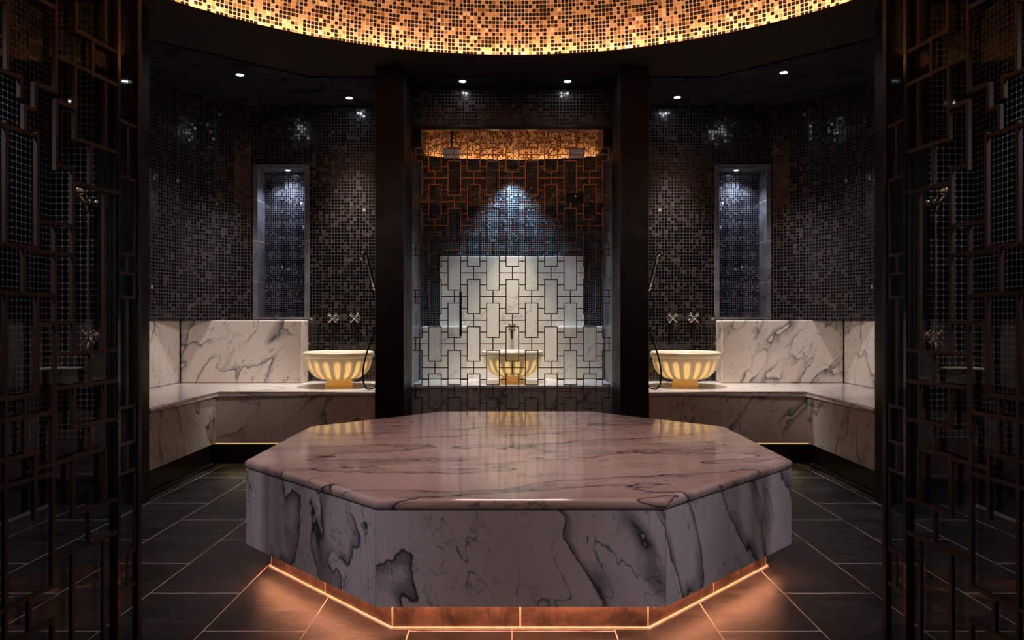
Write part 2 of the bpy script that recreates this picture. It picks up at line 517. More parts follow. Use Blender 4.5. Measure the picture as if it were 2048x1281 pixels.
bm = NB()
RD, HD = 2.735, 1.45
L = bm.loops.layers.uv.verify()
prof = []
arc = 0.0; prev = None
for i in range(25):
    a = (PI / 2) * (i / 24) * 0.985
    r = RD * math.cos(a) ** 0.9; z = ZC + 0.03 + HD * math.sin(a)
    if prev: arc += math.hypot(r - prev[0], z - prev[1])
    prev = (r, z); prof.append((r, z, arc))
rows = [[bm.verts.new((r * math.cos(2 * PI * k / N), YC + r * math.sin(2 * PI * k / N), z)) for k in range(N)] for r, z, _ in prof]
for i in range(24):
    for k in range(N):
        f = bm.faces.new((rows[i][k], rows[i][(k + 1) % N], rows[i + 1][(k + 1) % N], rows[i + 1][k]))
        us = [2 * PI * RD * k / N, 2 * PI * RD * (k + 1) / N]
        for lp, uv in zip(f.loops, [(us[0], prof[i][2]), (us[1], prof[i][2]), (us[1], prof[i + 1][2]), (us[0], prof[i + 1][2])]):
            lp[L].uv = uv
bm.faces.new(rows[-1])
struct('ceiling_dome', bm, M_DOME, smooth=True)

# led strip lying in the cove behind the rim of the round opening
bm = NB()
n2 = 160
lo = [];hi = []
for k in range(n2):
    a = 2 * PI * k / n2
    lo.append(bm.verts.new((2.672 * math.cos(a), YC + 2.672 * math.sin(a), ZC + 0.031)))
    hi.append(bm.verts.new((2.692 * math.cos(a), YC + 2.692 * math.sin(a), ZC + 0.031)))
for k in range(n2):
    bm.faces.new((lo[k], lo[(k + 1) % n2], hi[(k + 1) % n2], hi[k]))
o = obj('cove_light_strip', bm, E_COVE)
o['label'] = 'warm light strip hidden in the cove around the gold mosaic dome'; o['category'] = 'light strip'

# ------------------------------------------------------------------ mosaic walls either side
NX0, NX1, NZ0, NZ1, ND = 1.715, 2.165, 1.062, 2.345, 0.17      # niche in the wall
def back_wall(s):
    side = 'left' if s < 0 else 'right'
    bm = NB()
    def fw(xa, xb, za, zb):
        quad(bm, [(s * xa, YW, za), (s * xb, YW, za), (s * xb, YW, zb), (s * xa, YW, zb)],
             [(xa, za), (xb, za), (xb, zb), (xa, zb)])
    fw(0.98, NX0, 0.0, ZC); fw(NX0, NX1, NZ1, ZC); fw(NX0, NX1, 0.9, NZ0); fw(NX1, 2.19, 0.9, ZC)
    crv = [(2.19, 6.10), (2.31, 6.03), (2.42, 5.93), (2.52, 5.80), (2.60, 5.65), (2.665, 5.46), (2.71, 5.25), (2.74, 5.0), (2.76, 4.7), (2.77, 4.15)]
    u = 2.19
    for i in range(len(crv) - 1):
        a, b = crv[i], crv[i + 1]
        u = vwall(bm, (s * a[0], a[1]), (s * b[0], b[1]), 1.052, ZC, u)
    # underside over the seat recess
    L = bm.loops.layers.uv.verify()
    pts = [(s * x, y, 1.052) for x, y in crv] + [(s * 2.95, 4.15, 1.052), (s * 2.95, 6.10, 1.052)]
    f = bm.faces.new([bm.verts.new(p) for p in pts])
    for lp in f.loops: lp[L].uv = lp.vert.co.xy
    struct('wall_back_' + side, bm, M_WALL)
    # niche shell
    bm = NB()
    yb = YW + ND
    xa, xb = NX0 + 0.025, NX1 - 0.025
    quad(bm, [(s * xa, yb, NZ0), (s * xb, yb, NZ0), (s * xb, yb, NZ1), (s * xa, yb, NZ1)], [(xa, NZ0), (xb, NZ0), (xb, NZ1), (xa, NZ1)])
    struct('wall_niche_back_' + side, bm, M_NICHE)
    bm = NB()
    zt, zb = NZ1 - 0.02, NZ0 + 0.012
    # slate lining: two jambs cut by fine joints, head and sill
    zs = [zb, 1.37, 1.715, 2.06, zt]
    for i in range(4):
        for xx in ((NX0 - 0.012, NX0 + 0.028), (NX1 - 0.028, NX1 + 0.012)):
            box(bm, (s * xx[0], YW - 0.012, zs[i] + 0.0015), (s * xx[1], yb + 0.01, zs[i + 1] - 0.0015), 0.002)
    box(bm, (s * (NX0 - 0.012), YW - 0.012, zt), (s * (NX1 + 0.012), yb + 0.01, NZ1 + 0.012), 0.002)
    box(bm, (s * (NX0 - 0.012), YW - 0.012, NZ0 - 0.006), (s * (NX1 + 0.012), yb + 0.01, zb), 0.002)
    fr = struct('trim_niche_' + side, bm, M_SLATE_B)
    bm = NB()
    for z in zs[1:4]:
        for xx in ((NX0 - 0.0112, NX0 + 0.0275), (NX1 - 0.0275, NX1 + 0.0112)):
            box(bm, (s * xx[0], YW - 0.0112, z - 0.002), (s * xx[1], yb + 0.009, z + 0.002))
    j = obj('joint', bm, M_GROUT, fr); j['kind'] = 'structure'
    # unseen outer shells added to stop light leaking in behind slabs and showers
    bm = NB(); box(bm, (s * 2.95, YS, 0), (s * 3.05, 6.6, ZC)); struct('wall_outer_' + side, bm, M_SLATE)
    bm = NB(); box(bm, (s * 1.0, 6.42, 0), (s * 2.95, 6.5, ZC)); struct('wall_blocker_rear_' + side, bm, M_SLATE)
for s in (-1, 1):
    back_wall(s)

# ------------------------------------------------------------------ shower recesses left and right
def shower_walls(s):
    side = 'left' if s < 0 else 'right'
    bm = NB()
    vwall(bm, (s * XS, -0.7), (s * XS, YS), 0.30, ZC)
    w = struct('wall_' + side, bm, M_SHOWER)
    bm = NB()
    box(bm, (s * (XS - 0.004), -0.7, 0.0), (s * (XS + 0.05), YS, 0.30)); struct('baseboard_' + side, bm, M_SLATE)
    # partition: mosaic field with slate pilaster at its free end
    bm = NB()
    vwall(bm, (s * XS, YS), (s * 2.36, YS), 0.36, ZC, 0.0)
    struct('wall_shower_back_' + side, bm, M_SHOWER)
    bm = NB(); box(bm, (s * XS, YS - 0.003, 0.0), (s * 2.36, YS + 0.02, 0.36)); struct('baseboard_shower_' + side, bm, M_SLATE)
    bm = NB(); box(bm, (s * 2.113, YS - 0.004, 0.0), (s * 2.36, YS + 0.10, ZC), 0.004); struct('pillar_shower_' + side, bm, M_SLATE)
    bm = NB(); box(bm, (s * 2.36, YS + 0.004, 0.0), (s * 2.96, YS + 0.10, ZC)); struct('wall_partition_' + side, bm, M_SLATE)
    # pale threshold along the wall foot
    bm = NB(); box(bm, (s * (XS - 0.05), 0.5, 0.0), (s * (XS - 0.005), YS - 0.004, 0.012), 0.003); struct('trim_shower_' + side, bm, M_SLATE_B)
for s in (-1, 1):
    shower_walls(s)

# ------------------------------------------------------------------ pillars, alcove shell
PX0, PX1, PY = 0.774, 0.979, 5.18
for s, side in ((-1, 'left'), (1, 'right')):
    bm = NB(); box(bm, (s * PX0, PY, 0), (s * PX1, 5.62, ZC), 0.003); struct('pillar_' + side, bm, M_PILLAR)
    bm = NB(); box(bm, (s * 0.805, 5.622, 0), (s * 0.978, 6.5, ZC)); struct('wall_alcove_' + side, bm, M_SLATE_B)
YA = 6.42
bm = NB()
vwall(bm, (-0.82, YA), (0.82, YA), 0.3, 2.84)
struct('wall_alcove_back', bm, M_ALCOVE)
bm = NB(); box(bm, (-0.98, YA + 0.02, 0), (0.98, 6.52, ZC)); struct('wall_blocker_rear', bm, M_SLATE)  # unseen backing added to keep outside light out
# header over the glass screen
YG = 5.66
bm = NB()
vwall(bm, (-0.774, YG - 0.03), (0.774, YG - 0.03), 2.56, ZC, 0.3)
struct('wall_header', bm, M_WALL)
bm = NB(); box(bm, (-0.774, YG - 0.035, 2.535), (0.774, YG + 0.03, 2.56), 0.002); struct('trim_header', bm, M_SLATE)
bm = NB(); box(bm, (-0.774, YG - 0.025, 2.56), (0.774, YG + 0.03, ZC)); struct('beam_header', bm, M_SLATE)
# alcove ceiling: gold mosaic drum recess with a light strip at its foot
ZR = 2.412
bm = NB()
RA, YA0 = 1.9, 4.30
pts = []
for i in range(25):
    x = -0.715 + 1.43 * i / 24
    pts.append((x, YA0 + math.sqrt(RA * RA - x * x)))
u = 0
for i in range(24):
    u = vwall(bm, pts[i], pts[i + 1], ZR, 2.845, u)
struct('wall_gold_band', bm, M_GOLD, smooth=True)
bm = NB()
for i in range(24):
    a, b = pts[i], pts[i + 1]
    quad(bm, [(a[0], a[1], ZR), (b[0], b[1], ZR), (b[0], YA, ZR), (a[0], YA, ZR)], [(0, 0), (1, 0), (1, 1), (0, 1)])
for s in (-1, 1):
    box(bm, (s * 0.715, 5.70, ZR), (s * 0.815, YA, 2.845))
struct('ceiling_alcove', bm, M_SLATE)
bm = NB()
for i in range(24):
    a, b = pts[i], pts[i + 1]
    quad(bm, [(a[0], a[1] - 0.055, ZR - 0.012), (b[0], b[1] - 0.055, ZR - 0.012), (b[0], b[1], ZR - 0.012), (a[0], a[1], ZR - 0.012)], [(0, 0), (1, 0), (1, 1), (0, 1)])
    quad(bm, [(a[0], a[1] - 0.055, ZR - 0.012), (b[0], b[1] - 0.055, ZR - 0.012), (b[0], b[1] - 0.055, ZR - 0.002), (a[0], a[1] - 0.055, ZR - 0.002)], [(0, 0), (1, 0), (1, 1), (0, 1)])
struct('trim_gold_band', bm, M_SLATE)
bm = NB()
for i in range(24):
    a, b = pts[i], pts[i + 1]
    bm.faces.new([bm.verts.new(p) for p in ((a[0], a[1] - 0.045, ZR - 0.008), (b[0], b[1] - 0.045, ZR - 0.008), (b[0], b[1] - 0.030, ZR - 0.008), (a[0], a[1] - 0.030, ZR - 0.008))])
o = obj('alcove_light_strip', bm, E_BAND)
o['label'] = 'warm light strip at the foot of the gold mosaic band above the alcove'; o['category'] = 'light strip'

# ------------------------------------------------------------------ octagonal platform
OX, OY = 0.028, 3.519
def octa(ap):
    R = ap / math.cos(PI / 8)
    return [(OX + R * math.cos(PI / 8 + k * PI / 4), OY + R * math.sin(PI / 8 + k * PI / 4)) for k in range(8)]
AP = 1.150
plat = thing('octagonal_platform', 'large octagonal marble heated platform with glowing recessed plinth in the middle of the floor', 'platform', (OX, OY, 0))
bm = NB()
lo, hi = prism(bm, octa(AP), 0.427, 0.463)
es = [e for e in bm.edges if abs(e.verts[0].co.z - e.verts[1].co.z) < 1e-6]
bmesh.ops.bevel(bm, geom=es, offset=0.0165, segments=4, affect='EDGES', profile=0.5)
obj('top_slab', bm, M_MB_TOP, plat)
po, pi_ = octa(AP - 0.004), octa(AP - 0.034)
for k in range(8):
    j = (k + 1) % 8
    A, B, Cc, D = Vector(po[k]), Vector(po[j]), Vector(pi_[j]), Vector(pi_[k])
    g = (B - A).normalized() * 0.0015
    bm = NB(); prism(bm, [tuple(A + g), tuple(B - g), tuple(Cc - g), tuple(D + g)], 0.110, 0.4245)
    obj('side_panel', bm, M_MB_SIDE, plat)
bm = NB(); prism(bm, octa(AP - 0.036), 0.114, 0.130); prism(bm, octa(AP - 0.012), 0.420, 0.4275)
obj('base_board', bm, M_SLATE_D, plat)
pp = octa(1.052)
bm = NB(); L = bm.loops.layers.uv.verify()
for k in range(8):
    j = (k + 1) % 8
    quad(bm, [(pp[k][0], pp[k][1], 0), (pp[j][0], pp[j][1], 0), (pp[j][0], pp[j][1], 0.1139), (pp[k][0], pp[k][1], 0.1139)], [(0, 0), (1, 0), (1, 1), (0, 1)])
plinth = obj('plinth', bm, M_PLINTH, plat)
bm = NB()
pa = octa(1.062)
for k in range(8):
    j = (k + 1) % 8
    prism(bm, [pa[k], pa[j], pp[j], pp[k]], 0.0, 0.006)
obj('grout_line', bm, M_GROUT, plinth)
# light strips under the three front faces
q0, q1 = octa(1.075), octa(1.100)
for k in (4, 5, 6):
    j = (k + 1) % 8
    bm = NB()
    bm.faces.new([bm.verts.new((p[0], p[1], 0.1095)) for p in (q0[k], q0[j], q1[j], q1[k])])
    obj('light_strip', bm, E_PLINTH, plat)

# ------------------------------------------------------------------ benches
def slab_poly(bm, poly, z0, z1, bev):
    prism(bm, poly, z0, z1)
    es = [e for e in bm.edges if abs(e.verts[0].co.z - e.verts[1].co.z) < 1e-6]
    bmesh.ops.bevel(bm, geom=es, offset=bev, segments=3, affect='EDGES', profile=0.5)

def bench(s):
    lab = ('corner marble bench with veined backrest slabs in the left recess beside the left glass screen' if s < 0 else
           'corner marble bench with a small flush access hatch in its front in the right recess')
    t = thing('corner_bench', lab, 'bench', (s * 2.1, 5.2, 0))
    bm = NB()
    poly = [(s * XB - s * 0.012, 4.228), (s * XB - s * 0.012, BF - 0.012), (s * 0.981, BF - 0.012), (s * 0.981, YW - 0.004), (s * 2.92, YW - 0.004), (s * 2.92, 4.228)]
    slab_poly(bm, poly, SEAT - 0.030, SEAT, 0.012)
    obj('seat', bm, M_MB_SEAT, t)
    zb, zt = 0.168, SEAT - 0.032
    ysp = [4.23, 4.80, BF + 0.03]
    for a, b in zip(ysp[:-1], ysp[1:]):
        bm = NB(); box(bm, (s * XB, a + 0.0008, zb), (s * (XB + 0.03), b - 0.0008, zt), 0.0015); obj('front_panel', bm, M_MB_BENCH, t)
    xs_ = [XB - 0.001, 1.635, 0.982]
    for a, b in zip(xs_[:-1], xs_[1:]):
        bm = NB(); box(bm, (s * (a - 0.0008), BF, zb), (s * (b + 0.0008), BF + 0.03, zt), 0.0015); fp = obj('front_panel', bm, M_MB_BENCH, t)
    if s > 0:
        bm = NB(); box(bm, (1.142, BF - 0.004, 0.20), (1.384, BF + 0.004, 0.458), 0.003)
        h = obj('hatch', bm, M_MB_BENCH, fp, label='small flush square access hatch')
    # backrest slabs
    bm = NB(); box(bm, (s * 1.706, 5.90, SEAT + 0.001), (s * 2.70, 6.085, 1.05), 0.012); obj('backrest', bm, M_MB_BENCH, t)
    bm = NB(); box(bm, (s * 2.70, 4.232, SEAT + 0.001), (s * 2.92, 5.898, 1.048), 0.012); obj('backrest', bm, M_MB_BENCH, t)
    bm = NB()
    box(bm, (s * 2.205, 4.232, 0.0), (s * 2.26, 5.36, zt)); box(bm, (s * 2.205, 5.305, 0.0), (s * 0.982, 5.36, zt))
    obj('toe_kick', bm, M_SLATE_D, t)
    bm = NB()
    bm.faces.new([bm.verts.new(p) for p in ((s * 2.10, 5.290, 0.178), (s * 1.0, 5.290, 0.178), (s * 1.0, 5.302, 0.178), (s * 2.10, 5.302, 0.178))])
    obj('light_strip', bm, E_KICK, t)
    bm = NB(); box(bm, (s * 2.20, 5.300, 0.1425), (s * 0.985, 5.3045, 0.1500)); obj('light_strip', bm, E_KICKLINE, t)
for s in (-1, 1):
    bench(s)

# floor channels beside the benches
for s in (-1, 1):
    t = thing('floor_drain', ('long slot drain in the floor along the foot of the left bench' if s < 0 else 'long slot drain in the floor along the foot of the right bench'),
              'drain', (s * 2.16, 4.8, 0), group='slot drains')
    bm = NB()
    box(bm, (s * 2.118, 4.235, 0.0), (s * 2.124, 5.29, 0.004)); box(bm, (s * 2.178, 4.235, 0.0), (s * 2.196, 5.29, 0.005))
    obj('edge_strip', bm, M_STEEL, t)
    bm = NB(); box(bm, (s * 2.126, 4.235, 0.0), (s * 2.177, 5.29, 0.0015)); obj('channel', bm, M_SLATE_D, t)

t = thing('alcove_bench', 'pale marble bench with tall centre back slab inside the alcove behind the glass screen', 'bench', (0, 6.0, 0))
bm = NB(); slab_poly(bm, [(-0.80, 5.715), (0.80, 5.715), (0.80, YA - 0.004), (-0.80, YA - 0.004)], SEAT - 0.03, SEAT, 0.010); obj('seat', bm, M_MB_SEAT, t)
for a, b in ((-0.80, -0.268), (-0.266, 0.266), (0.268, 0.80)):
    bm = NB(); box(bm, (a, 5.73, 0.0), (b, 5.76, SEAT - 0.032), 0.0015); obj('front_panel', bm, M_MB_BENCH, t)
bm = NB(); box(bm, (-0.638, 6.385, SEAT + 0.001), (0.638, YA - 0.002, 1.615), 0.006); obj('back_slab', bm, M_MB_PALE, t)
for s in (-1, 1):
    bm = NB(); box(bm, (s * 0.375, 6.30, SEAT + 0.001), (s * 0.80, 6.384, 0.998), 0.014); obj('backrest', bm, M_MB_PALE, t)

# ------------------------------------------------------------------ basins
def make_basin(label):
    t = thing('stone_basin', label, 'basin', (0, 0, 0), group='fluted stone basins')
    NF = 18
    prof = [(0.0, 0.052), (0.085, 0.050)]
    body = []
    for i in range(31):
        q = i / 30
        a = q * PI / 2
        body.append((0.088 + 0.164 * math.sin(a) ** 0.80, 0.050 + 0.165 * (1 - math.cos(a)) ** 0.95 + 0.0))
    prof += body
    prof += [(0.2525, 0.222), (0.258, 0.225), (0.266, 0.230), (0.270, 0.240), (0.270, 0.254), (0.266, 0.263), (0.258, 0.268), (0.248, 0.268),
             (0.238, 0.262), (0.230, 0.245), (0.222, 0.215), (0.205, 0.170), (0.175, 0.125), (0.13, 0.092), (0.07, 0.075), (0.0, 0.072)]
    def thin(a, r, z):
        if r < 0.1 or z < 0.055 or z > 0.205 or r < 0.12: return 0.0
        # elongated oval flute
        ph = (a * NF / (2 * PI) + 0.5) % 1.0 - 0.5
        zz = (z - 0.128) / 0.070
        d = math.sqrt((ph / 0.33) ** 2 + zz * zz)
        d = max(abs(ph) / 0.31, math.sqrt((ph / 0.36) ** 2 + abs(zz) ** 3.0))
        return max(0.0, min(1.0, (1.06 - d) / 0.25))
    outer_n = 2 + 31 + 3
    cnt = [0]
    bm = NB()
    n = NF * 12
    rings = []
    lay = bm.verts.layers.float.new('thin')
    for i, (r, z) in enumerate(prof):
        if r < 1e-6:
            rings.append([bm.verts.new((0, 0, z))]); continue
        rg = []
        for k in range(n):
            a = 2 * PI * k / n
            th = thin(a, r, z) if i < outer_n else 0.0
            shell = th if i < outer_n else (1.0 if i > outer_n + 6 else 0.0)
            v = bm.verts.new(((r - 0.012 * th) * math.cos(a), (r - 0.012 * th) * math.sin(a), z))
            v[lay] = shell
            rg.append(v)
        rings.append(rg)
    for A, B in zip(rings[:-1], rings[1:]):
        for k in range(n):
            if len(A) == 1: bm.faces.new((A[0], B[(k + 1) % n], B[k]))
            elif len(B) == 1: bm.faces.new((A[k], A[(k + 1) % n], B[0]))
            else: bm.faces.new((A[k], A[(k + 1) % n], B[(k + 1) % n], B[k]))
    obj('bowl', bm, M_BASIN, t, world=False, smooth=True)
    bm = NB()
    lathe(bm, [(0.0, 0.0), (0.102, 0.0), (0.106, 0.006), (0.104, 0.014), (0.097, 0.024), (0.094, 0.040), (0.097, 0.052), (0.0, 0.053)], 48)
    obj('foot', bm, M_BASIN, t, world=False, smooth=True)
    return t
b0 = make_basin('honey-coloured fluted stone basin on the left bench beside the left pillar')
b0.location = (-1.350, 5.66, SEAT + 0.0005)
b1 = copy_tree(b0); b1.location = (1.352, 5.66, SEAT + 0.0005)
b1['label'] = 'honey-coloured fluted stone basin on the right bench beside the right pillar'
b2 = copy_tree(b0); b2.location = (0.004, 6.03, SEAT + 0.0005); b2.scale = (0.96, 0.96, 0.96)
b2['label'] = 'honey-coloured fluted stone basin behind the lattice glass screen in the alcove'

# ------------------------------------------------------------------ wall taps (origin on the wall, facing -y)
def make_tap(label, spout_len):
    t = thing('wall_tap', label, 'tap', (0, 0, 0), group='wall taps')
    bm = NB(); lathe(bm, [(0, 0), (0.034, 0), (0.034, 0.006), (0.026, 0.014), (0.018, 0.018), (0, 0.018)], 24)
    bmesh.ops.rotate(bm, verts=bm.verts, matrix=Matrix.Rotation(PI / 2, 3, 'X')); obj('rosette', bm, M_CHROME, t, world=False, smooth=True)
    bm = NB()
    cyl(bm, (0, -0.015, 0), (0, -0.085, 0), 0.016, 0.018); ball(bm, (0, -0.075, 0), 0.025)
    obj('body', bm, M_CHROME, t, world=False, smooth=True)
    bm = NB()
    cyl(bm, (0, -0.085, 0), (0, -0.118, 0), 0.010, 0.013)
    for k in range(4):
        a = PI / 4 + k * PI / 2
        e = (0.038 * math.cos(a), -0.112, 0.038 * math.sin(a))
        cyl(bm, (0, -0.112, 0), e, 0.010, 0.012, 10); ball(bm, e, 0.0155)
    ball(bm, (0, -0.120, 0), 0.014)
    obj('handle', bm, M_CHROME, t, world=False, smooth=True)
    bm = NB()
    tube(bm, [(0, -0.072, -0.015), (0, -0.085, -0.055), (0, -0.105, -0.12), (0, -0.125, -spout_len)], [0.012, 0.010, 0.009, 0.010], 10)
    obj('spout', bm, M_BLACKM, t, world=False, smooth=True, label='thin dark downward spout')
    return t
taps = [(-1.482, 'chrome cross-handled wall tap above the left basin, farther from the pillar'),
        (-1.302, 'chrome cross-handled wall tap above the left basin, nearer the pillar'),
        (1.328, 'chrome cross-handled wall tap above the right basin, nearer the pillar'),
        (1.505, 'chrome cross-handled wall tap above the right basin, farther from the pillar')]
tp = None
for i, (x, lab) in enumerate(taps):
    q = make_tap(lab, 0.215) if tp is None else copy_tree(tp)
    if tp is None: tp = q
    q.location = (x, YW - 0.001, 1.068); q['label'] = lab
q = make_tap('small ornate chrome tap on the pale back slab above the alcove basin', 0.055); q.location = (0.0, 6.384, 0.985); q.scale = (0.8, 0.8, 0.8)
q['group'] = 'wall taps'

# ------------------------------------------------------------------ hand showers on the outer sides of the pillars
def hand_shower(s):
    x = s * 0.979
    t = thing('hand_shower', 'chrome stick hand shower with black hose on the outer side of the %s pillar' % ('left' if s < 0 else 'right'), 'hand shower', (x, 5.42, 1.27), group='hand showers by the basins')
    bm = NB()
    cyl(bm, (x, 5.42, 1.275), (x + s * 0.012, 5.42, 1.275), 0.024, 0.022, 20)
    tube(bm, [(x + s * 0.008, 5.42, 1.275), (x + s * 0.03, 5.41, 1.268), (x + s * 0.045, 5.40, 1.285)], 0.010)
    ball(bm, (x + s * 0.045, 5.40, 1.29), 0.015)
    obj('holder', bm, M_CHROME, t, smooth=True)
    bm = NB()
    A = Vector((x + s * 0.040, 5.40, 1.270)); B = Vector((x + s * 0.098, 5.36, 1.545))
    pts = [A, A.lerp(B, 0.3), A.lerp(B, 0.6), A.lerp(B, 0.92), B + Vector((s * 0.014, -0.01, 0.006)), B + Vector((s * 0.030, -0.02, -0.006)), B + Vector((s * 0.030, -0.025, -0.05))]
    tube(bm, pts, [0.009, 0.012, 0.014, 0.014, 0.014, 0.013, 0.012], 12)
    obj('handset', bm, M_CHROME, t, smooth=True)
    bm = NB()
    hp = [A + Vector((0, 0, -0.002)), (x + s * 0.020, 5.39, 1.18), (x + s * 0.030, 5.36, 1.00), (x + s * 0.085, 5.30, 0.80), (x + s * 0.105, 5.27, 0.66),
          (x + s * 0.085, 5.26, 0.562), (x + s * 0.035, 5.30, 0.553), (x + s * 0.010, 5.36, 0.62), (x + s * 0.004, 5.42, 0.70)]
    tube(bm, hp, 0.0062, 10, 8)
    obj('hose', bm, M_BLACKM, t, smooth=True)
for s in (-1, 1):
    hand_shower(s)

# ------------------------------------------------------------------ shower sets on the partition walls
def shower_set(s):
    x, y = s * 2.372, YS
    t = thing('shower_set', 'chrome shower set on the dark tiled wall behind the %s glass screen' % ('left' if s < 0 else 'right'), 'shower', (x, y, 0.9), group='shower sets')
    bm = NB()
    cyl(bm, (x, y - 0.001, 1.715), (x, y - 0.012, 1.715), 0.024, 0.022, 20); cyl(bm, (x, y - 0.01, 1.715), (x, y - 0.055, 1.715), 0.010)
    ball(bm, (x, y - 0.058, 1.715), 0.017)
    obj('holder', bm, M_CHROME, t, smooth=True)
    bm = NB()
    A = Vector((x, y - 0.062, 1.655)); B = Vector((x + s * 0.035, y - 0.10, 1.755))
    tube(bm, [A, A.lerp(B, 0.5), B], [0.010, 0.012, 0.014], 12)
    d = Vector((-s * 0.35, -0.8, -0.5)).normalized()
    cyl(bm, B - d * 0.006, B + d * 0.016, 0.030, 0.040, 24)
    obj('handset', bm, M_CHROME, t, smooth=True)
    bm = NB()
    tube(bm, [A, (x + s * 0.004, y - 0.06, 1.5), (x + s * 0.010, y - 0.05, 1.25), (x + s * 0.006, y - 0.05, 1.06), (x, y - 0.05, 0.985)], 0.0065, 8, 6)
    obj('hose', bm, M_STEEL, t, smooth=True)
    bm = NB()
    cyl(bm, (x, y - 0.001, 0.955), (x, y - 0.014, 0.955), 0.034, 0.030, 24); cyl(bm, (x, y - 0.01, 0.955), (x, y - 0.06, 0.955), 0.018)
    tube(bm, [(x, y - 0.045, 0.955), (x, y - 0.05, 0.985)], 0.010)
    tube(bm, [(x, y - 0.05, 0.95), (x - s * 0.0, y - 0.075, 0.90), (x, y - 0.085, 0.875)], 0.009)
    obj('valve', bm, M_CHROME, t, smooth=True)
    bm = NB()
    for k in range(4):
        a = PI / 4 + k * PI / 2
        e = (x + 0.044 * math.cos(a), y - 0.07, 0.955 + 0.044 * math.sin(a))
        cyl(bm, (x, y - 0.07, 0.955), e, 0.007, 0.008, 10); ball(bm, e, 0.0105)
    obj('handle', bm, M_CHROME, t, smooth=True)
    # corner shelf
    sh = thing('corner_shelf', 'thin pale-edged shelf in the corner of the %s shower recess' % ('left' if s < 0 else 'right'), 'shelf', (s * 2.52, YS, 0.78), group='shower corner shelves')
    bm = NB(); prism(bm, [(s * 2.628, YS - 0.001), (s * 2.628, YS - 0.12), (s * 2.60, YS - 0.13), (s * 2.445, YS - 0.03), (s * 2.44, YS - 0.001)], 0.776, 0.784)
    obj('board', bm, M_MB_PALE, sh)
    bm = NB(); cyl(bm, (s * 2.50, YS - 0.001, 0.768), (s * 2.50, YS - 0.035, 0.768), 0.006); obj('bracket', bm, M_CHROME, sh)
for s in (-1, 1):
    shower_set(s)

# ------------------------------------------------------------------ alcove glass screen
sc = thing('lattice_screen', 'full-height glass screen with bronze interlocking rectangle lattice between the two black pillars', 'screen', (0, YG, 0))
bm = NB(); box(bm, (-0.7735, YG + 0.004, 0.001), (0.7735, YG + 0.012, 2.534)); obj('glass_pane', bm, M_GLASS, sc)
bm = NB()
Pz, hh, hw, dx, z0, bw, bd = 0.3697, 0.1343, 0.0493, 0.1509, 2.342, 0.0038, 0.006
XL = 0.772
def vbar(x, za, zb):
    if abs(x) > XL: return
    za, zb = max(za, 0.004), min(zb, 2.532)
    if zb - za > 0.004: box(bm, (x - bw, YG - bd, za), (x + bw, YG + 0.0035, zb))
def hbar(xa, xb, z):
    xa, xb = max(xa, -XL), min(xb, XL)
    if xb - xa > 0.004 and 0.005 < z < 2.53: box(bm, (xa, YG - bd, z - bw), (xb, YG + 0.0035, z + bw))
for i in range(-6, 7):
    xi = 0.0025 + i * dx
    for k in range(-8, 3):
        zc = z0 + (i % 2) * (-Pz / 2) + k * Pz
        vbar(xi - hw, zc - hh, zc + hh); vbar(xi + hw, zc - hh, zc + hh)
        hbar(xi - hw - bw, xi + hw + bw, zc + hh); hbar(xi - hw - bw, xi + hw + bw, zc - hh)
        vbar(xi, zc + hh, zc + Pz - hh)
        hbar(xi - dx + hw, xi + dx - hw, zc + Pz / 2)
        hbar(xi + hw, xi + dx - hw, zc + Pz / 4); hbar(xi + hw, xi + dx - hw, zc - Pz / 4)
obj('lattice', bm, M_BRONZE, sc)
bm = NB()
hx = -0.398
box(bm, (hx - 0.009, YG - 0.058, 0.925), (hx + 0.009, YG - 0.036, 1.275), 0.004)
for z in (0.97, 1.23): cyl(bm, (hx, YG - 0.04, z), (hx, YG + 0.003, z), 0.008)
obj('handle', bm, M_BLACKM, sc, label='black vertical pull handle')
bm = NB(); box(bm, (0.420, YG - 0.022, 1.968), (0.558, YG - 0.0065, 2.040), 0.003); lk = obj('door_fitting', bm, M_BLACKM, sc, label='black rectangular door fitting')
bm = NB(); cyl(bm, (0.495, YG - 0.022, 2.012), (0.495, YG - 0.028, 2.012), 0.007, 0.006); obj('cylinder_cap', bm, M_CHROME, lk)

# rectangular shower heads under the gold band
sh0 = None
for x, lab in ((-0.498, 'flat rectangular metal shower head before the gold band, above the pull handle'),
               (0.532, 'flat rectangular metal shower head before the gold band, above the black door fitting')):
    if sh0 is None:
        t = thing('rain_shower', lab, 'shower head', (x, 5.95, 2.42), group='rectangular shower heads')
        bm = NB(); box(bm, (-0.066, -0.05, -0.006), (0.066, 0.05, 0.006), 0.002, Matrix.Rotation(-0.62, 4, 'X')); obj('plate', bm, M_STEEL, t, world=False)
        bm = NB(); cyl(bm, (0, 0, 0.006), (0, 0.03, 0.12), 0.009); cyl(bm, (0, 0.03, 0.12), (0, 0.03, 0.431), 0.009); obj('mounting_pipe', bm, M_BLACKM, t, world=False)
        sh0 = t
    else:
        t = copy_tree(sh0); t.location = (x, 5.95, 2.42); t['label'] = lab

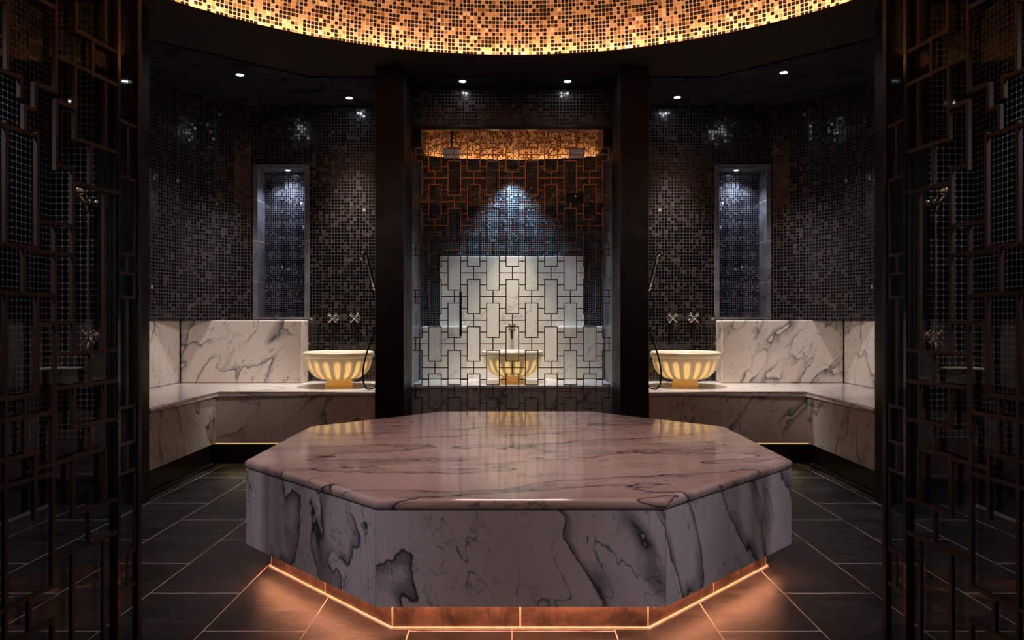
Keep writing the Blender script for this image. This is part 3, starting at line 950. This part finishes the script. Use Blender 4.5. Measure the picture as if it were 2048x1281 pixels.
# ------------------------------------------------------------------ entrance glass panels with lattice, left and right
TA = math.tan(math.radians(7.0))
YE, XE = 2.26, -(1024 - 230) / F * 2.26
def onA(px, py):
    """pixel of the left panel -> (distance along the panel from its far edge, height)"""
    k = (1024 - px) / F
    # -k*Y = XE - TA*(YE - Y)
    Y = (TA * YE - XE) / (k + TA)
    return (YE - Y) / math.cos(math.radians(7.0)), H - (py - 640) * Y / F
VA = [(6, 0, 142), (104, 5, 184), (145, 0, 63), (143, 130, 275), (33, 152, 192), (62, 168, 215), (41, 214, 257), (105, 205, 337), (204, 168, 294),
      (174, 294, 371), (4, 245, 490), (67, 268, 494), (138.7, 337, 451), (103, 449, 850), (40, 500, 586), (66.5, 588, 788), (139, 451, 709),
      (203, 390, 702), (174, 707, 770), (141, 777, 856), (203, 768, 838), (42, 797, 907), (98, 820, 1172), (174, 851, 906), (139, 916, 1034), (204, 898, 1008),
      (171, 1021, 1088), (62, 909, 1036), (3, 586, 1221), (51, 1195, 1262), (98, 1241, 1400), (138, 1103, 1400), (201, 1077, 1400), (3, 1221, 1500),
      (178, 85, 150), (3, -200, 0), (145, -200, 0), (104, -200, 5), (204, -200, 90)]
HA = [((4, 146), (37, 155)), ((70, 0), (106, 14)), ((142, 62), (226, 100)), ((106, 114), (229, 168)), ((62, 168), (104, 181)), ((40, 214), (62, 217)),
      ((103, 204), (143, 212)), ((140, 275), (229, 306)), ((0, 251), (71, 272)), ((105, 330), (141, 338)), ((139, 366), (228, 384)), ((0, 490), (69, 494)),
      ((69, 444), (140, 451)), ((37, 500), (103, 505)), ((0, 586), (103, 590)), ((105, 507), (142, 509)), ((66, 648), (103, 648)), ((103, 709), (229, 700)),
      ((104, 645), (139, 645)), ((103, 777), (229, 762)), ((0, 844), (99, 824)), ((3, 799), (66, 788)), ((141, 856), (229, 837)), ((139, 915), (206, 896)),
      ((3, 921), (69, 905)), ((62, 936), (141, 919)), ((3, 971), (98, 950)), ((137, 1034), (229, 996)), ((0, 1221), (103, 1170)), ((0, 1295), (103, 1241)),
      ((98, 1122), (229, 1064))]
YB0, XBp = 2.275, -(1024 - 237) / F * 2.275
YB1 = -XBp * F / (1024 - 277)
def onB(px, py):
    Y = -XBp * F / (1024 - px)
    return Y, H - (py - 640) * Y / F
HB = [246, 356, 509, 547, 594, 814, 886, 944, 1108, 1176]
def entrance(s):
    side = 'left' if s < 0 else 'right'
    # ---- hinged leaf
    ca, sa = math.cos(math.radians(7)), math.sin(math.radians(7))
    xe = XE if s < 0 else -XE
    def P(d, z, o=0.0):     # along panel toward the viewer, height, offset to the room axis
        return Vector((xe + s * sa * d - s * ca * o, YE - ca * d - 0 * o, z))
    t = thing('entrance_screen', 'tall wide glass entrance panel with dark bronze lattice along the %s side of the view' % side, 'glass panel', (xe, YE, 0), group='lattice entrance panels')
    LEN = 0.66
    def pbar(bm, d0, d1, za, zb, o0, o1):
        c = [P(d0, za, o0), P(d1, za, o0), P(d1, za, o1), P(d0, za, o1), P(d0, zb, o0), P(d1, zb, o0), P(d1, zb, o1), P(d0, zb, o1)]
        v = [bm.verts.new(p) for p in c]
        for f in ((0, 1, 2, 3), (4, 5, 6, 7), (0, 1, 5, 4), (1, 2, 6, 5), (2, 3, 7, 6), (3, 0, 4, 7)):
            bm.faces.new([v[i] for i in f])
    bm = NB(); pbar(bm, 0.012, LEN, 0.003, 2.848, -0.006, 0.002); obj('glass_pane', bm, M_GLASS_D, t)
    bm = NB(); W = 0.0052
    for px, ya, yb in VA:
        d, za = onA(px, ya); d2, zb = onA(px, yb)
        za, zb = min(za, 2.84), max(zb, 0.01)
        if za - zb > 0.01: pbar(bm, d - W, d + W, zb - W * 0.9, za + W * 0.9, 0.003, 0.013)
    for a, b in HA:
        d, za = onA(*a); d2, zb = onA(*b)
        z = (za + zb) / 2
        lo_, hi_ = min(d, d2), max(d, d2)
        if min(a[0], b[0]) <= 4: hi_ = LEN
        if z > 0.02: pbar(bm, lo_, hi_, z - W, z + W, 0.0035, 0.0125)
    obj('lattice', bm, M_BRONZE_D, t)
    bm = NB(); pbar(bm, -0.008, 0.012, 0.0, 2.848, -0.010, 0.010); obj('edge_post', bm, M_BLACKM, t)
    bm = NB(); pbar(bm, -0.0085, 0.006, 0.001, 2.847, 0.0105, 0.0125); obj('glass_edge', bm, M_GEDGE, t, label='green-tinted glass edge')
    # ---- narrow side light
    xb = XBp if s < 0 else -XBp
    t = thing('entrance_side_screen', 'narrow glass strip with bronze lattice at the inner edge of the %s entrance panel' % side, 'glass panel', (xb, YB1, 0), group='narrow entrance strips')
    bm = NB(); box(bm, (xb + s * 0.006, YB0, 0.003), (xb + s * 0.013, YB1 - 0.010, 2.848)); obj('glass_pane', bm, M_GLASS_D, t)
    bm = NB()
    ym = onB(256, 640)[0]
    hs = []
    for py in HB:
        z = onB(256, py)[1]
        hs.append(z)
        box(bm, (xb, YB0 + 0.002, z - 0.0045), (xb + s * 0.005, YB1 - 0.012, z + 0.0045))
    for i in range(len(hs) - 1):
        if i % 2 == 0:
            box(bm, (xb, ym - 0.004, hs[i + 1]), (xb + s * 0.005, ym + 0.004, hs[i]))
        else:
            for yy in (YB0 + 0.012, YB1 - 0.022):
                box(bm, (xb, yy - 0.003, hs[i + 1]), (xb + s * 0.005, yy + 0.003, hs[i]))
    obj('lattice', bm, M_BRONZE_D, t)
    bm = NB(); box(bm, (xb - s * 0.004, YB1 - 0.010, 0.0), (xb + s * 0.016, YB1 + 0.014, 2.848), 0.002); obj('edge_post', bm, M_BLACKM, t)
for s in (-1, 1):
    entrance(s)

# ------------------------------------------------------------------ recessed downlights
def downlight(label, loc, r, mat, group):
    t = thing('recessed_downlight', label, 'downlight', loc, group=group)
    bm = NB(); lathe(bm, [(r, -0.002), (r * 1.35, -0.003), (r * 1.45, 0.0005), (r, 0.0005), (r, -0.002)], 28); obj('trim_ring', bm, M_TRIMR, t, world=False, smooth=True)
    bm = NB(); lathe(bm, [(0, -0.0035), (r * 0.6, -0.003), (r, -0.001), (r, 0.0005), (0, 0.0005)], 28); obj('lens', bm, mat, t, world=False, smooth=True)
    return t
def spot(loc, target, energy, col, size, blend=0.5, rad=0.02):
    d = bpy.data.lights.new('spot_lamp', 'SPOT')
    d.energy = energy; d.color = col; d.spot_size = math.radians(size); d.spot_blend = blend; d.shadow_soft_size = rad
    o = bpy.data.objects.new('spot_lamp', d); link(o)
    o.location = loc
    o.rotation_euler = (Vector(target) - Vector(loc)).to_track_quat('-Z', 'Y').to_euler()
    return o
COOL = (0.86, 0.90, 1.0)
WARMW = (1.0, 0.90, 0.82)
DL = [(-1.32, 5.88, 'bright ceiling downlight above the left basin', 290), (1.335, 5.86, 'bright ceiling downlight above the right basin', 290),
      (-2.00, 5.33, 'bright ceiling downlight above the left bench corner', 40), (1.98, 5.28, 'bright ceiling downlight above the right bench corner', 40),
      (-0.373, 5.47, 'bright ceiling downlight in front of the alcove header, nearer the left pillar', 2.2), (0.42, 5.47, 'bright ceiling downlight in front of the alcove header, nearer the right pillar', 2.2)]
for x, y, lab, e in DL:
    downlight(lab, (x, y, ZC - 0.0005), 0.026, E_WHITE, 'ceiling downlights')
    sgn = -1 if x < 0 else 1
    if abs(x) > 1.8:      # washes the curved corner of the mosaic wall
        spot((x, y, ZC - 0.012), (sgn * 2.36, 5.97, 1.35), e * 1.25, (1.0, 0.86, 0.84), 38, 1.0, 0.02)
        spot((x, y, ZC - 0.012), (sgn * 2.35, 5.2, SEAT), 38, WARMW, 84, 1.0, 0.03)
    elif abs(x) > 1.0:
        spot((x, y, ZC - 0.012), (x - sgn * 0.02, y - 0.20, 0), e, WARMW, 56, 1.0, 0.02)
        spot((x, y, ZC - 0.012), (x, y + 0.2, 0.9), 7, WARMW, 60, 1.0, 0.02)
    else:
        spot((x, y, ZC - 0.012), (x, y + 0.03, 0), e, COOL, 50, 1.0, 0.02)
for s, lab in ((-1, 'small downlight in the head of the left wall niche'), (1, 'small downlight in the head of the right wall niche')):
    xn = s * 1.905
    downlight(lab, (xn, YW + 0.06, NZ1 - 0.0205), 0.020, E_NICHE, 'niche downlights')
    spot((xn, YW + 0.06, NZ1 - 0.03), (xn, YW + 0.075, 0), 16.0, (0.74, 0.82, 1.0), 120, 0.8, 0.015)
# alcove spots
spot((0.0, 6.285, ZR - 0.02), (0.0, 6.37, 0.9), 75, (0.60, 0.82, 1.0), 84, 0.8, 0.02)
spot((0.0, 6.00, 2.38), (0.0, 6.22, 0.7), 130, (1.0, 0.88, 0.73), 46, 1.0, 0.03)
for s in (-1, 1):
    spot((s * 0.52, 6.00, 2.38), (s * 0.50, 5.98, 0.5), 42, (0.84, 0.90, 1.0), 56, 0.9, 0.03)
# unseen point lights added in bowl wall and foot to make the basins glow
for b in (b0, b1, b2):
    for dz, en, col in ((0.063, 0.30, (1.0, 0.68, 0.28)), (0.030, 0.40, (1.0, 0.52, 0.10))):
        d = bpy.data.lights.new('basin_glow_fill', 'POINT'); d.energy = en; d.color = col; d.shadow_soft_size = 0.010
        o = bpy.data.objects.new('basin_glow_fill', d); link(o); o.location = (b.location.x, b.location.y, SEAT + dz)
def area(loc, target, size, energy, col, spread=180):
    d = bpy.data.lights.new('area_fill', 'AREA'); d.shape = 'DISK'; d.size = size; d.energy = energy; d.color = col; d.spread = math.radians(spread)
    o = bpy.data.objects.new('area_fill', d); link(o); o.location = loc
    o.rotation_euler = (Vector(target) - Vector(loc)).to_track_quat('-Z', 'Y').to_euler()
# fixtureless fill lights added in the dome and over the entrance for the platform
spot((0.0, 3.1, 4.15), (0.02, 3.5, 0.46), 225, (1.0, 0.74, 0.69), 42, 0.6, 0.5)
for s in (-1, 1):
    spot((s * 1.95, 0.9, 2.55), (s * 0.75, 2.75, 0.24), 105, (0.93, 0.86, 1.0), 27, 1.0, 0.12)
    spot((s * 2.36, 3.45, ZC - 0.02), (s * 2.40, 3.55, 0), 46, (0.86, 0.86, 1.0), 80, 0.9, 0.02)  # added fill for the shower recess, no fixture there
spot((0.0, -0.35, 2.3), (0.03, 2.45, 0.26), 42, (1.0, 0.88, 0.90), 34, 1.0, 0.2)  # added fill above the camera for the platform's front face
for s in (-1, 1):
    spot((-s * 0.6, 3.9, 2.76), (s * 2.42, 5.72, 0.86), 120, (1.0, 0.88, 0.82), 34, 1.0, 0.15)  # added fill on the backrests, softens the shadow of the wall overhang
area((0.0, 2.6, 3.9), (0.0, 3.2, 0), 2.0, 2.5, (1.0, 0.76, 0.66), 130)  # broad fill added to stand in for light bounced off the dome

# ------------------------------------------------------------------ world, camera, colour
w = bpy.data.worlds.new('World'); bpy.context.scene.world = w
w.use_nodes = True
bg = w.node_tree.nodes.get('Background') or w.node_tree.nodes.new('ShaderNodeBackground')
bg.inputs[0].default_value = (0.62, 0.56, 0.66, 1)
bg.inputs[1].default_value = 0.018
cam = bpy.data.cameras.new('camera'); cam.sensor_width = 36; cam.sensor_fit = 'HORIZONTAL'
cam.lens = F * 36 / 2048; cam.clip_start = 0.02
co = bpy.data.objects.new('camera', cam); link(co)
co.location = (0, 0, H); co.rotation_euler = (PI / 2, 0, 0)
S = bpy.context.scene
S.camera = co
S.view_settings.view_transform = 'Standard'
S.view_settings.look = 'None'
S.view_settings.exposure = 0.0
S.cycles.max_bounces = 10
S.cycles.transparent_max_bounces = 16
S.cycles.sample_clamp_indirect = 4.0
